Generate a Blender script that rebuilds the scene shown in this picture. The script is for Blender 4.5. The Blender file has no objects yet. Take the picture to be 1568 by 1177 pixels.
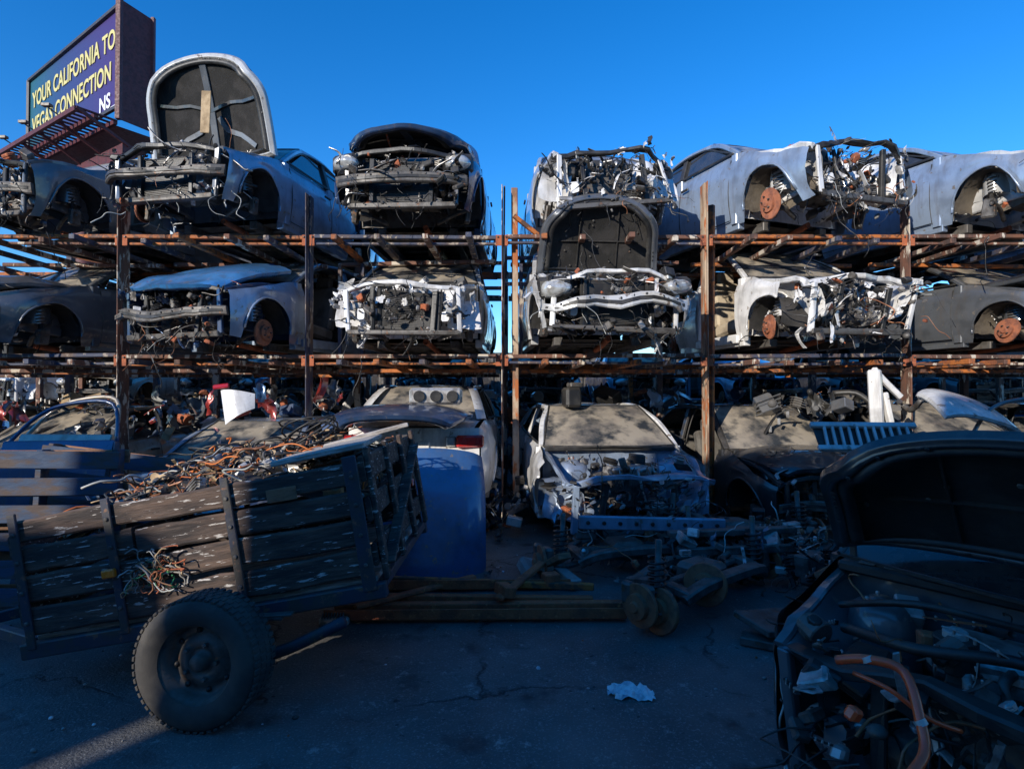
import bpy, math, random
from mathutils import Vector, Matrix, noise, Euler
R=random.Random(11)
sc=bpy.context.scene
rad=math.radians
V3=Vector
# ---------------------------------------------------------------- materials
MATS={}
def mat(name,base,var=None,rough=.5,metal=0.,s=5.,lo=.45,hi=.6,dust=0.,dustc=(.27,.23,.18),bump=0.,bs=40.,st=(1,1,1),coat=0.,var2=None,s2=18.,lo2=.6,hi2=.66,dmin=.25,streak=0):
    m=bpy.data.materials.new(name); m.use_nodes=True
    nt=m.node_tree; N=nt.nodes; L=nt.links
    b=N['Principled BSDF']
    tc=N.new('ShaderNodeTexCoord'); mp=N.new('ShaderNodeMapping'); mp.inputs['Scale'].default_value=st
    L.new(tc.outputs['Object'],mp.inputs['Vector'])
    def nz(scale,detail=7,ro=.6,src=None):
        n=N.new('ShaderNodeTexNoise'); n.inputs['Scale'].default_value=scale; n.inputs['Detail'].default_value=detail
        n.inputs['Roughness'].default_value=ro; L.new((src or mp).outputs[0],n.inputs['Vector']); return n.outputs['Fac']
    def mr(src,a,c,d=0.,e=1.):
        r=N.new('ShaderNodeMapRange'); r.inputs[1].default_value=a; r.inputs[2].default_value=c; r.inputs[3].default_value=d; r.inputs[4].default_value=e
        L.new(src,r.inputs[0]); return r.outputs[0]
    def mix(f,a,c):
        x=N.new('ShaderNodeMix'); x.data_type='RGBA'
        L.new(f,x.inputs[0])
        for i,q in ((6,a),(7,c)):
            if isinstance(q,tuple): x.inputs[i].default_value=(*q[:3],1)
            else: L.new(q,x.inputs[i])
        return x.outputs[2]
    col=base
    if var is None: var=tuple(c*.6 for c in base)
    f1=mr(nz(s),lo,hi); col=mix(f1,base,var)
    if var2: 
        f2=mr(nz(s2),lo2,hi2); col=mix(f2,col,var2)
    if streak:
        mp2=N.new('ShaderNodeMapping'); mp2.inputs['Scale'].default_value=(9,9,1.2); L.new(tc.outputs['Object'],mp2.inputs['Vector'])
        col=mix(mr(nz(1.6,6,.6,mp2),.52,.78,0,streak),col,(.14,.11,.085))
    ro=None
    if dust>0:
        g=N.new('ShaderNodeNewGeometry'); sx=N.new('ShaderNodeSeparateXYZ'); L.new(g.outputs['Normal'],sx.inputs[0])
        up=mr(sx.outputs[2],-.1,.9,dmin,1.)
        fd=mr(nz(2.3,8,.7),.35,.62)
        mu=N.new('ShaderNodeMath'); mu.operation='MULTIPLY'; L.new(up,mu.inputs[0]); L.new(fd,mu.inputs[1])
        mu2=N.new('ShaderNodeMath'); mu2.operation='MULTIPLY'; L.new(mu.outputs[0],mu2.inputs[0]); mu2.inputs[1].default_value=dust
        col=mix(mu2.outputs[0],col,dustc)
        ro=mr(mu2.outputs[0],0,.6,rough,.9)
    L.new(col,b.inputs['Base Color'])
    if ro is not None: L.new(ro,b.inputs['Roughness'])
    else:
        L.new(mr(nz(s*2.),.3,.7,max(0.02,rough-.12),min(1,rough+.12)),b.inputs['Roughness'])
    b.inputs['Metallic'].default_value=metal
    if coat: b.inputs['Coat Weight'].default_value=coat; b.inputs['Coat Roughness'].default_value=.08
    if bump>0:
        bn=N.new('ShaderNodeBump'); bn.inputs['Strength'].default_value=bump; bn.inputs['Distance'].default_value=.01
        L.new(nz(bs,5),bn.inputs['Height']); L.new(bn.outputs[0],b.inputs['Normal'])
    MATS[name]=m; return m
def paint(name,c,p=(.22,.19,.16),d=.42,coat=.8,metal=.3):
    mat(name,c,var=tuple(x*.7 for x in c),rough=.27,metal=metal,s=3,var2=p,s2=11,lo2=.63,hi2=.67,dust=d,bump=.05,bs=9,coat=coat,dmin=.15,streak=.55)
paint('p_silverblue',(.30,.38,.50)); paint('p_blue',(.05,.14,.30),d=.2); paint('p_white',(.82,.80,.77),(.30,.24,.19),.3,metal=0)
paint('p_skyreflect',(.07,.30,.66),(.2,.2,.2),.15)  # sky reflection on a hood, put into the base colour as blue
paint('p_dark',(.022,.024,.028),(.12,.10,.09),.3,metal=0); paint('p_grey',(.12,.13,.145)); paint('p_tan',(.42,.36,.28)); paint('p_navy',(.03,.07,.16),(.15,.15,.16),.2)
paint('p_red',(.30,.025,.02)); paint('p_lightgrey',(.60,.59,.57),(.2,.16,.13),.35,metal=.1)
mat('alu',(.60,.58,.55),(.26,.24,.22),.42,.6,s=9,dust=.4,bump=.15)
mat('steel',(.14,.13,.12),(.055,.05,.046),.5,.4,s=9,var2=(.20,.10,.055),dust=.35,bump=.2)
mat('black',(.012,.012,.013),(.03,.029,.027),.42,0,s=8,dust=.22,bump=.15)
mat('felt',(.016,.015,.014),(.035,.032,.03),.95,0,s=5,dust=.10,bump=.5,bs=70)
mat('liner',(.16,.13,.095),(.08,.065,.05),.95,0,s=5,bump=.4)
mat('rust',(.42,.12,.05),(.24,.075,.04),.85,.0,s=7,var2=(.56,.20,.08),s2=25,lo2=.58,hi2=.68,bump=.5,bs=60)
mat('rackrust',(.18,.08,.05),(.08,.05,.04),.8,.0,s=6,var2=(.58,.50,.40),s2=9,lo2=.53,hi2=.57,bump=.4,bs=50,st=(1,1,.35))
mat('racktan',(.48,.36,.25),(.24,.13,.08),.8,0,s=6,var2=(.42,.13,.04),s2=9,lo2=.53,hi2=.58,bump=.4,bs=50,st=(1,1,.35))
mat('rackorange',(.48,.15,.035),(.26,.09,.04),.75,.0,s=5,var2=(.12,.06,.04),s2=12,lo2=.50,hi2=.56,bump=.4,bs=50)
mat('racknavy',(.045,.055,.095),(.12,.075,.055),.7,0,s=6,var2=(.36,.30,.24),s2=12,lo2=.56,hi2=.60,bump=.3,st=(1,1,.5))
mat('teal',(.04,.12,.10),(.12,.08,.06),.7,0,s=6,bump=.3)
mat('dglass',(.38,.32,.24),(.16,.14,.12),.7,0,s=2.5,lo=.42,hi=.60,var2=(.03,.035,.04),s2=4,lo2=.48,hi2=.64,coat=.5)
mat('glass',(.012,.016,.02),(.03,.03,.03),.06,0,s=3,dust=.2,coat=.9)
mat('lamp',(.60,.60,.57),(.35,.33,.30),.12,.3,s=9,coat=.8)
mat('tail',(.55,.015,.01),(.3,.01,.01),.25,0,coat=.7)
mat('amber',(.85,.20,.01),(.7,.14,.01),.35,0,coat=.4)
mat('discrust',(.36,.125,.06),(.20,.075,.045),.7,.0,s=12,bump=.3)
mat('seat',(.11,.105,.10),(.06,.055,.05),.9,0,dust=.5,bump=.3)
mat('seattan',(.50,.41,.29),(.3,.24,.17),.9,0,dust=.3,bump=.3)
mat('foam',(.50,.36,.21),(.30,.21,.12),.95,0,bump=.6,bs=25)
mat('yellow',(.60,.40,.03),(.45,.28,.03),.6)
mat('wireorange',(.66,.19,.04),(.44,.12,.03),.5); mat('wirewhite',(.5,.5,.46),(.35,.35,.32),.6)
mat('hosered',(.90,.10,.02),(.80,.08,.02),.35,coat=.4)
mat('greenp',(.05,.30,.12),(.03,.2,.08),.6)
mat('copper',(.40,.17,.08),(.24,.10,.05),.5,.1)
mat('rubber',(.034,.032,.031),(.065,.058,.05),.8,0,s=6,dust=.3,bump=.2)
mat('wood',(.125,.080,.058),(.040,.031,.028),.8,0,s=3,lo=.38,hi=.58,var2=(.52,.48,.44),s2=9,lo2=.615,hi2=.635,bump=.6,bs=14,st=(1,4,7))
mat('woodgrey',(.50,.45,.40),(.28,.24,.20),.9,0,s=6,bump=.6,bs=18,st=(1,4,7))
mat('woodblue',(.035,.06,.11),(.09,.065,.055),.8,0,s=4,bump=.5,bs=14,st=(1,3,3))
mat('woodbrown',(.30,.15,.08),(.16,.085,.05),.85,0,s=5,bump=.5,st=(1,3,5))
mat('trailmetal',(.026,.034,.060),(.05,.045,.04),.55,.1,s=7,var2=(.20,.10,.06),dust=.2,bump=.2)
mat('concrete',(.38,.36,.33),(.24,.23,.21),.9,bump=.5)
mat('paper',(.8,.8,.79),(.5,.52,.56),.8,0,s=20)
# ---------------------------------------------------------------- mesh builder
def rotm(r): return Euler(r,'XYZ').to_matrix()
def catmull(ctrl,sub=5):
    c=[V3(p) for p in ctrl]; c=[c[0]]+c+[c[-1]]; out=[]
    for i in range(1,len(c)-2):
        for k in range(sub):
            t=k/sub; out.append(.5*((2*c[i])+(-c[i-1]+c[i+1])*t+(2*c[i-1]-5*c[i]+4*c[i+1]-c[i+2])*t*t+(-c[i-1]+3*c[i]-3*c[i+1]+c[i+2])*t**3))
    out.append(c[-2]); return out
class MB:
    def __init__(s): s.V=[];s.F=[];s.M=[];s.S=[];s.names=[];s.X=None
    def mi(s,m):
        if m not in s.names: s.names.append(m)
        return s.names.index(m)
    def add(s,vs,fs,m,smooth=True):
        o=len(s.V)
        if s.X is not None: vs=[s.X@V3(v) for v in vs]
        s.V.extend([tuple(v) for v in vs]); k=s.mi(m)
        for f in fs: s.F.append(tuple(i+o for i in f)); s.M.append(k); s.S.append(smooth)
    def box(s,c,z,m,rot=(0,0,0),bev=.006):
        c=V3(c); h=V3(z)*.5; rm=rotm(rot) if not isinstance(rot,Matrix) else rot
        b=min(bev,min(h)*.45)
        vs=[];idx={}
        for sx in(-1,1):
            for sy in(-1,1):
                for sz in(-1,1):
                    for a in range(3):
                        p=[h[0]-b,h[1]-b,h[2]-b]; p[a]=h[a]
                        idx[(sx,sy,sz,a)]=len(vs); vs.append(c+rm@V3((p[0]*sx,p[1]*sy,p[2]*sz)))
        fs=[]
        for a in range(3):
            o=[i for i in range(3) if i!=a]
            for sg in(-1,1):
                q=[]
                for (u,v) in((-1,-1),(1,-1),(1,1),(-1,1)):
                    k=[0,0,0];k[a]=sg;k[o[0]]=u;k[o[1]]=v;q.append(idx[(k[0],k[1],k[2],a)])
                fs.append(q)
            for u in(-1,1):
                for v in(-1,1):
                    q=[]
                    for (w,ax) in((-1,o[0]),(1,o[0]),(1,o[1]),(-1,o[1])):
                        k=[0,0,0];k[a]=w;k[o[0]]=u;k[o[1]]=v;q.append(idx[(k[0],k[1],k[2],ax)])
                    fs.append(q)
        for sx in(-1,1):
            for sy in(-1,1):
                for sz in(-1,1): fs.append([idx[(sx,sy,sz,a)] for a in range(3)])
        s.add(vs,fs,m,False)
    def beam(s,p0,p1,w,h,m,bev=.006):
        p0=V3(p0);p1=V3(p1);d=p1-p0;l=d.length
        q=d.to_track_quat('Y','Z').to_matrix()
        s.box((p0+p1)/2,(w,l,h),m,q,bev)
    def strip(s,ctrl,w,h,m,sub=4,up=(0,0,1)):
        pts=catmull(ctrl,sub) if sub else [V3(p) for p in ctrl];up=V3(up);vs=[];fs=[];K=len(pts)
        c=min(w,h)*.18
        for i,p in enumerate(pts):
            t=(pts[min(i+1,K-1)]-pts[max(i-1,0)]).normalized();a=t.cross(up)
            if a.length<.05:a=t.cross(V3((0,1,0)))
            a.normalize();b=a.cross(t)
            for (u,v) in((-w/2,-h/2+c),(-w/2,h/2-c),(-w/2+c,h/2),(w/2-c,h/2),(w/2,h/2-c),(w/2,-h/2+c),(w/2-c,-h/2),(-w/2+c,-h/2)): vs.append(p+a*u+b*v)
        for i in range(K-1):
            for k in range(8): fs.append((i*8+k,i*8+(k+1)%8,(i+1)*8+(k+1)%8,(i+1)*8+k))
        fs.append(tuple(range(8)));fs.append(tuple((K-1)*8+k for k in range(8)))
        s.add(vs,fs,m,False)
    def tube(s,pts,r,m,n=6,r2=None,cap=True):
        pts=[V3(p) for p in pts]; vs=[];fs=[]
        K=len(pts); up=V3((.123,.31,.94))
        for i,p in enumerate(pts):
            t=(pts[min(i+1,K-1)]-pts[max(i-1,0)])
            if t.length<1e-6: t=V3((0,0,1))
            t.normalize(); a=t.cross(up)
            if a.length<.05: a=t.cross(V3((1,0,0)))
            a.normalize(); b=t.cross(a)
            rr=r if r2 is None else r+(r2-r)*i/(K-1)
            for k in range(n):
                an=2*math.pi*k/n; vs.append(p+a*math.cos(an)*rr+b*math.sin(an)*rr)
        for i in range(K-1):
            for k in range(n): fs.append((i*n+k,i*n+(k+1)%n,(i+1)*n+(k+1)%n,(i+1)*n+k))
        if cap: fs.append(tuple(range(n))); fs.append(tuple((K-1)*n+k for k in range(n)))
        s.add(vs,fs,m,True)
    def spl(s,ctrl,r,m,n=6,sub=5,r2=None): s.tube(catmull(ctrl,sub),r,m,n,r2)
    def lathe(s,c,ax,prof,m,n=20,smooth=True):
        c=V3(c);q=V3(ax).normalized().to_track_quat('Z','Y').to_matrix();vs=[];fs=[]
        for (r,h) in prof:
            for k in range(n):
                a=2*math.pi*k/n; vs.append(c+q@V3((r*math.cos(a),r*math.sin(a),h)))
        for i in range(len(prof)-1):
            for k in range(n): fs.append((i*n+k,i*n+(k+1)%n,(i+1)*n+(k+1)%n,(i+1)*n+k))
        s.add(vs,fs,m,smooth)
    def cyl(s,c,ax,r,h,m,n=12,bev=.004):
        b=min(bev,h*.3,r*.3)
        s.lathe(c,ax,[(0.0001,-h/2),(r-b,-h/2),(r,-h/2+b),(r,h/2-b),(r-b,h/2),(0.0001,h/2)],m,n,False)
    def ell(s,c,rd,m,n=10,rot=(0,0,0)):
        c=V3(c);rm=rotm(rot);vs=[];fs=[];k=n//2+1
        for i in range(k+1):
            th=math.pi*i/k
            for j in range(n):
                a=2*math.pi*j/n; vs.append(c+rm@V3((rd[0]*math.sin(th)*math.cos(a),rd[1]*math.sin(th)*math.sin(a),rd[2]*math.cos(th))))
        for i in range(k):
            for j in range(n): fs.append((i*n+j,i*n+(j+1)%n,(i+1)*n+(j+1)%n,(i+1)*n+j))
        s.add(vs,fs,m,True)
    def sheet(s,g,m,smooth=True,skip=None):
        nr=len(g);nc=len(g[0]);vs=[p for row in g for p in row];fs=[]
        for i in range(nr-1):
            for j in range(nc-1):
                if skip and skip(i,j): continue
                fs.append((i*nc+j,i*nc+j+1,(i+1)*nc+j+1,(i+1)*nc+j))
        s.add(vs,fs,m,smooth)
    def shard(s,c,sz,m,k=5):
        rm=rotm((R.uniform(0,6.3),R.uniform(0,6.3),R.uniform(0,6.3)));c=V3(c);g=[]
        a=sz*R.uniform(.6,1.2);b=sz*R.uniform(.25,.7);o=R.uniform(0,99);bd=R.uniform(-.6,.6)
        for i in range(k+1):
            row=[]
            for j in range(k+1):
                u=i/k-.5;v=j/k-.5;e=1+.6*noise.noise(V3((u*5+o,v*5,o)))
                row.append(c+rm@V3((u*a*e,v*b*e,sz*(.3*noise.noise(V3((u*2.5,v*2.5+o,3)))+bd*u*u*2-abs(bd)*v*v))))
            g.append(row)
        s.sheet(g,m,True,(lambda i,j:(i in(0,k-1) and j in(0,k-1))) if R.random()<.6 else None)
    def obj(s,name,loc=(0,0,0),rot=(0,0,0),scale=(1,1,1)):
        me=bpy.data.meshes.new(name); me.from_pydata(s.V,[],s.F)
        for n in s.names: me.materials.append(MATS[n])
        me.polygons.foreach_set('material_index',s.M); me.polygons.foreach_set('use_smooth',s.S); me.update()
        o=bpy.data.objects.new(name,me); sc.collection.objects.link(o); o.location=loc;o.rotation_euler=rot;o.scale=scale; return o
def U(a,b): return R.uniform(a,b)
def rp(b): return V3((U(*b[0]),U(*b[1]),U(*b[2])))
def wire(mb,p,ln,m,r=.004,droop=.0,n=4,clamp=None):
    pts=[V3(p)];d=V3((U(-1,1),U(-1,1),U(-.6,.6))).normalized()
    for i in range(6):
        d=(d+V3((U(-.8,.8),U(-.8,.8),U(-.6,.6)))-V3((0,0,droop))).normalized()
        q=pts[-1]+d*ln/6
        if clamp: q=V3([min(max(q[k],clamp[k][0]),clamp[k][1]) for k in range(3)])+V3((U(-.01,.01),U(-.01,.01),U(-.01,.01)))
        pts.append(q)
    mb.spl(pts,r,m,n,3)
ENG=['steel','steel','alu','black','black','black','rust','steel','black','alu']
WM=['black','black','black','black','black','steel','black','wirewhite','black','copper']
def junk(mb,b,n,sz=.1,mats=ENG,wires=10,shards=5,sm=None,wm=None,wr=(.002,.006)):
    for _ in range(n):
        c=rp(b);m=R.choice(mats);t=R.random();s=sz*U(.35,1.25);rt=(U(-.6,.6),U(-.6,.6),U(-.6,.6))
        if t<.38:
            mb.box(c,(s*U(.5,1.6),s*U(.5,1.4),s*U(.3,1.2)),m,rt,.008)
            if t<.15:
                for k in range(4): mb.box(c+V3((0,-s*.3,s*(-.3+.2*k))),(s*1.2,s*.5,s*.05),m,rt,.002)
        elif t<.6:
            ax=V3((U(-1,1),U(-1,1),U(-.5,.5)));mb.cyl(c,ax,s*U(.25,.55),s*U(.3,1.),m,12)
            if R.random()<.6: mb.cyl(c+ax.normalized()*s*.3,ax,s*U(.12,.25),s*1.0,R.choice(mats),8)
        elif t<.66: mb.ell(c,(s*.4,s*.35,s*.35),m,9,rt)
        elif t<.78:
            q=V3((U(-1,1),U(-1,1),U(-.4,.4))).normalized()*s*U(1.5,2.6)
            mb.spl([c,c+q*.4+V3((0,0,s*U(-.4,.6))),c+q],s*U(.08,.17),R.choice(['black','steel','black']),7,4)
        else:
            q=V3((U(-1,1),U(-.6,.6),U(-.5,.5))).normalized()*s*U(1.2,3)
            mb.strip([c,c+q*.5+V3((U(-.3,.3),U(-.3,.3),U(-.3,.3)))*s,c+q],s*.25,s*.06,m,3)
            for k in range(3): mb.cyl(c+q*(.2+.3*k),(0,0,1),s*.07,s*.3,'alu',6)
    for _ in range(wires): wire(mb,rp(b),U(.15,.55),R.choice(wm or WM),U(*wr),.15)
    for _ in range(shards): mb.shard(rp(b),sz*U(.8,2.0),R.choice(sm or mats))
def hoodpanel(mb,w,l,top,under,rib,style=0,thick=.03,rd=1.,band=.12):
    nu,nv=18,16;gt=[];gb=[]
    for i in range(nv+1):
        v=i/nv;y0=v*l;rt=[];rb=[]
        for j in range(nu+1):
            u=j/nu*2-1
            hwid=w/2*(1-.08*v-.16*rd*max(0,v-.6)**2/.16)
            y=y0*(1-.13*rd*u*u*v-.08*rd*abs(u)**8*v)-0.04*(1-abs(u))*(1-v)
            z=.07*(1-u*u)*(1-.5*v*v)-.09*v**3-.05*abs(u)**6
            x=u*hwid
            rt.append(V3((x,y,z)));rb.append(V3((x*.985,y*.99,z-thick)))
        gt.append(rt);gb.append(rb)
    mb.sheet(gt,top);mb.sheet(gb,under)
    def loop(g): return [g[0][j] for j in range(nu+1)]+[g[i][nu] for i in range(1,nv+1)]+[g[nv][j] for j in range(nu-1,-1,-1)]+[g[i][0] for i in range(nv-1,-1,-1)]
    ring=loop(gb);ringt=loop(gt)
    mb.sheet([ring,ringt],rib)
    cen=V3((0,l*.45,0))
    f=lambda k,dz:[p-V3((0,0,dz))+(V3((cen.x,cen.y,p.z))-p)*k for p in ring]
    mb.sheet([f(0,.0),f(.012,.014),f(.045,.010),f(.055,.022),f(band-.02,.022),f(band,.0)],rib)
    if style in(0,2): mb.sheet([f(band,.004),f(band+.03,.02),f(band+.07,.02),f(band+.09,.0)],'black')
    def P(u,v,dz=.016):
        i=min(nv,max(0,int(round(v*nv))));j=min(nu,max(0,int(round((u+1)/2*nu))));return gb[i][j]-V3((0,0,dz-.008))
    def rb(a,b,wd=.05,m=None):
        mb.strip([P(*a),P(a[0]*.66+b[0]*.34,a[1]*.66+b[1]*.34),P(a[0]*.34+b[0]*.66,a[1]*.34+b[1]*.66),P(*b)],wd,.022,m or rib,2)
    if style==0:
        rb((0,.05),(0,.95),.09,'p_grey');rb((0,.52),(-.85,.60),.04,'p_dark');rb((0,.52),(.85,.60),.04,'p_dark');rb((-.1,.45),(-.62,.10),.06,'p_grey');rb((.1,.45),(.62,.10),.06,'p_grey')
    elif style==1:
        rb((-.35,.1),(-.3,.9),.03);rb((.35,.1),(.3,.9),.03);rb((-.3,.55),(.3,.55),.03)
    elif style==2:
        rb((-.7,.45),(.7,.45),.012,'felt');rb((-.35,.15),(-.3,.85),.012,'felt');rb((.35,.15),(.3,.85),.012,'felt')
        for k in range(14): mb.cyl(P(U(-.8,.8),U(.1,.9),.018),(0,0,1),.012,.01,'steel',8)
    for k in range(18):
        a=R.choice(f(.09,.024));mb.cyl(a,(0,0,1),.010,.006,'black',8)
    mb.box(P(0,.95),(.08,.04,.05),'steel',bev=.01)
def lerp(tab,y):
    if y<=tab[0][0]: return tab[0][1]
    for (a,b),(c,d) in zip(tab,tab[1:]):
        if y<=c:
            t=(y-a)/(c-a); t=t*t*(3-2*t)*.4+t*.6; return b+(d-b)*t
    return tab[-1][1]
def car(name,loc,yaw,paintm='p_grey',hl=1.1,h=1.38,hw=.86,fy=.12,hood='none',hoodm=None,alpha=0,lift=0.,hlen=None,hstyle=0,hribm=None,windshield='dglass',nodoor=False,doorgap=True,lights=True,beam=True,crumple=.04,hub=False,frontdense=1.,seatm='seat',tiltx=0,tilty=0,extra=None,apron=None,hang=6,lightm='lamp',beamm='steel',L=4.1,rear=True,wellm='felt',sidewin=False,junkmats=ENG,hoff=0,zs=1.,hww=1.,rad_on=None):
    mb=MB(); pm=paintm; apron=apron or pm; hoodm=hoodm or pm
    ax,az,ar=.62,.30,.355; rx=L-.85
    bt=[(0,.64),(.35,.73),(hl,.93),(2.5,.97),(L-.45,1.0),(L,.90)]
    def sx(y,z,zt):
        x=hw-.055*((z-.55)/.35)**2
        if y<.55: x-=.16*((.55-y)/.55)**2
        if y>L-.6: x-=.14*((y-L+.6)/.6)**2
        if z>zt-.06: x-=.03*(z-zt+.06)/.06
        return x
    ny=64;nz=8
    for sg in(-1,1):
        g=[];ys=[fy+(L-fy)*i/ny for i in range(ny+1)]
        for y in ys:
            zt=lerp(bt,y);zb=.19
            for yc in(ax,rx):
                d=abs(y-yc)
                if d<ar: zb=max(zb,az+math.sqrt(ar*ar-d*d))
            zb=min(zb,zt-.03)
            row=[]
            for j in range(nz+1):
                z=zb+(zt-zb)*j/nz
                x=sx(y,z,zt)+.016*math.exp(-((z-.74)/.025)**2)+.012*noise.noise(V3((y*2.5+yaw,z*3,sg*4+loc[0])))
                row.append(V3((sg*x,y,z)))
            g.append(row)
        d0,d1=hl+.12,hl+1.12
        sk=(lambda i,j: d0<ys[i]<d1 and j>=1) if nodoor else None
        mb.sheet(g,pm,True,sk)
        for yc in(ax,rx):
            pts=[]
            for k in range(17):
                a=math.pi*k/16;y=yc+math.cos(a)*ar;z=az+math.sin(a)*ar
                if y>fy-.02: pts.append(V3((sg*(sx(y,z,9)+.004),y,z)))
            if len(pts)>2 and not(yc==ax and fy>.7): mb.tube(pts,.012,pm,6)
            g=[]
            wm_=wellm if yc!=ax else (apron if fy>.5 else wellm)
            for k in range(13):
                a=math.pi*k/12;y=yc+math.cos(a)*(ar-.015);z=az+math.sin(a)*(ar-.015)
                g.append([V3((sg*(hw-.04-.06*q),y+.012*math.sin(k*2.2+q),z+.01*math.sin(k*1.7+q*2))) for q in range(7)])
            mb.sheet(g,wm_)
            xi=hw-.04-.36
            fan=[V3((sg*xi,yc,az-.05))]+[g[k][6] for k in range(13)]
            mb.add(fan,[(0,k,k+1) for k in range(1,13)],wm_)
            mb.spl([(sg*(hw-.12),yc+U(-.1,.1),.3),(sg*(hw-.3),yc,.28),(sg*.3,yc+.1,.2)],.025,'steel',8)
            mb.tube([(sg*(hw-.20),yc+.02,.22),(sg*(hw-.26),yc+.04,.64)],.022,'black',10)
            mb.tube([(sg*(hw-.245)+.055*math.cos(t*.9),yc+.03+.055*math.sin(t*.9),.42+t*.0052) for t in range(40)],.008,'steel',5,cap=False)
            mb.box((sg*(hw-.17),yc+.02,.27),(.07,.14,.18),'steel',(.1,.1,.2),.02)
            if hub or R.random()<.15:
                ap=V3((sg,0,0));c=V3((sg*(hw-.11),yc,.30))
                mb.lathe(c,ap,[(.14,-.012),(.145,0),(.14,.012),(.085,.014),(.08,.04),(.04,.045),(.03,.06),(.001,.06)],'discrust',24,False)
                for k in range(5): mb.cyl(c+V3((sg*.05,.055*math.cos(k*1.257),.055*math.sin(k*1.257))),ap,.008,.04,'steel',6)
        at=V3((sg*.57,hl+.78,h-.03));ab=V3((sg*(hw-.10),hl+.02,.92))
        mb.strip([ab,(ab+at)/2+V3((sg*.03,0,.04)),at],.06,.05,pm,5)
        mb.strip([at,V3((sg*.60,2.4,h-.005)),V3((sg*.56,L-1.15,h-.03))],.06,.05,pm,5)
        g=[]
        for k in range(6):
            t=k/5; y=L-1.15+t*.75;z=h-.03-(h-1.03)*t**1.5;x=.58+.17*t
            wd=.10+.22*t
            g.append([V3((sg*(x+.0),y-wd,z-.02*t)),V3((sg*x,y,z+.02)),V3((sg*(x-.10),y+.05,z+.02))])
        mb.sheet(g,pm)
        mb.strip([(sg*(hw-.08),hl+1.2,.95),(sg*.61,hl+1.3,h-.03)],.04,.09,'black' if sidewin else pm,0,(0,1,0))
        mb.strip([(sg*(hw-.06),hl+1.16,.2),(sg*(hw-.07),hl+1.2,.95)],.06,.12,pm,0,(0,1,0))
        mb.strip([(sg*(hw-.055),hl+.06,.2),(sg*(hw-.07),hl+.06,.92)],.06,.10,pm,0,(0,1,0))
        mb.strip([(sg*(hw-.075),hl+(1.2 if nodoor else .12),.955),(sg*(hw-.085),2.5,.985),(sg*(hw-.11),L-.85,1.01)],.02,.025,'black',4)
        mb.strip([(sg*(hw-.10),hl+.12,.96),(sg*.68,hl+.5,h-.19),(sg*.625,hl+.85,h-.055),(sg*.655,2.4,h-.035),(sg*.64,L-1.15,h-.08)],.018,.02,'black',4)
        if sidewin:
            mb.sheet([[V3((sg*(hw-.10),hl+.2,.95)),V3((sg*(hw-.10),L-.9,.98))],[V3((sg*.61,hl+.8,h-.06)),V3((sg*.61,L-1.2,h-.06))]],'glass')
        if not nodoor and doorgap:
            for yy in(hl+.12,hl+1.15):
                mb.tube([V3((sg*(sx(yy,z,9)+.002),yy,z)) for z in(.24,.4,.55,.74,.88)],.006,'black',4)
            mb.tube([V3((sg*(hw-.02),hl+.12,.245)),V3((sg*(hw-.02),rx-.4,.245))],.006,'black',4)
            mb.box((sg*(hw+.012),hl+1.0,.80),(.025,.15,.025),'black')
        if nodoor:
            mb.beam((sg*(hw-.04),hl+.08,.22),(sg*(hw-.04),hl+1.16,.22),.08,.09,pm)
            mb.spl([(sg*(hw-.05),hl+.13,.25),(sg*(hw-.06),hl+.10,.6),(sg*(hw-.11),hl+.16,.98),(sg*.66,hl+.72,h-.1),(sg*.62,hl+1.1,h-.07),(sg*(hw-.12),hl+1.15,.9),(sg*(hw-.06),hl+1.12,.25)],.010,'black',6)
        mb.beam((sg*.46,hl-.1,.17),(sg*.46,L-.2,.17),.10,.09,'steel')
        mb.beam((sg*(hw-.1),hl,.19),(sg*(hw-.1),rx-.4,.19),.09,.10,pm)
        mb.strip([(sg*.47,hl+.1,.34),(sg*.46,.6,.40),(sg*.46,.10,.42)],.075,.12,apron,3)
        mb.lathe((sg*.50,ax+.05,.58),(0,0,1),[(.15,-.15),(.14,.1),(.12,.2),(.09,.22),(.05,.22),(.045,.24),(.001,.24)],apron,18)
        for k in range(3): mb.cyl((sg*.50+.07*math.cos(k*2.1),ax+.05+.07*math.sin(k*2.1),.81),(0,0,1),.01,.03,'alu',6)
        g=[]
        for k in range(14):
            y=.1+(hl-.1)*k/13
            g.append([V3((sg*(.50+.012*math.sin(k*1.3)),y,.42)),V3((sg*(.53+.02*math.sin(k*2)),y,.52)),V3((sg*(.55+.015*math.sin(k*1.1)),y,.62)),V3((sg*.62,y,.70)),V3((sg*(.72-.05*(1-k/13)),y,.68+.2*k/13))])
        mb.sheet(g,apron)
        mb.strip([(sg*.72,hl,.86),(sg*.72,.6,.80),(sg*.67,.12,.68)],.05,.05,apron,5)
        if lights:
            mb.box((sg*.63,.18,.64),(.34,.20,.20),'black',(0,0,sg*.35),.04)
            mb.ell((sg*.63,.13,.64),(.165,.125,.085),lightm,18,(0.1,0,sg*.38))
            mb.lathe((sg*.58,.035,.64),(0,-1,0),[(.055,.0),(.05,.02),(.03,-.01),(.001,-.02)],'alu',14)
            mb.ell((sg*.755,.19,.64),(.035,.07,.05),'amber',8)
    g=[]
    for i in range(13):
        v=i/12;y=hl+.76+(L-1.15-hl-.76)*v
        g.append([V3((u*.59,y-.05*(1-u*u)*(1 if v<.5 else -1)*abs(1-2*v),h-.02+.045*(1-u*u)*1-.02*(2*v-1)**2)) for u in [k/5-1 for k in range(11)]])
    mb.sheet(g,pm)
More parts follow.
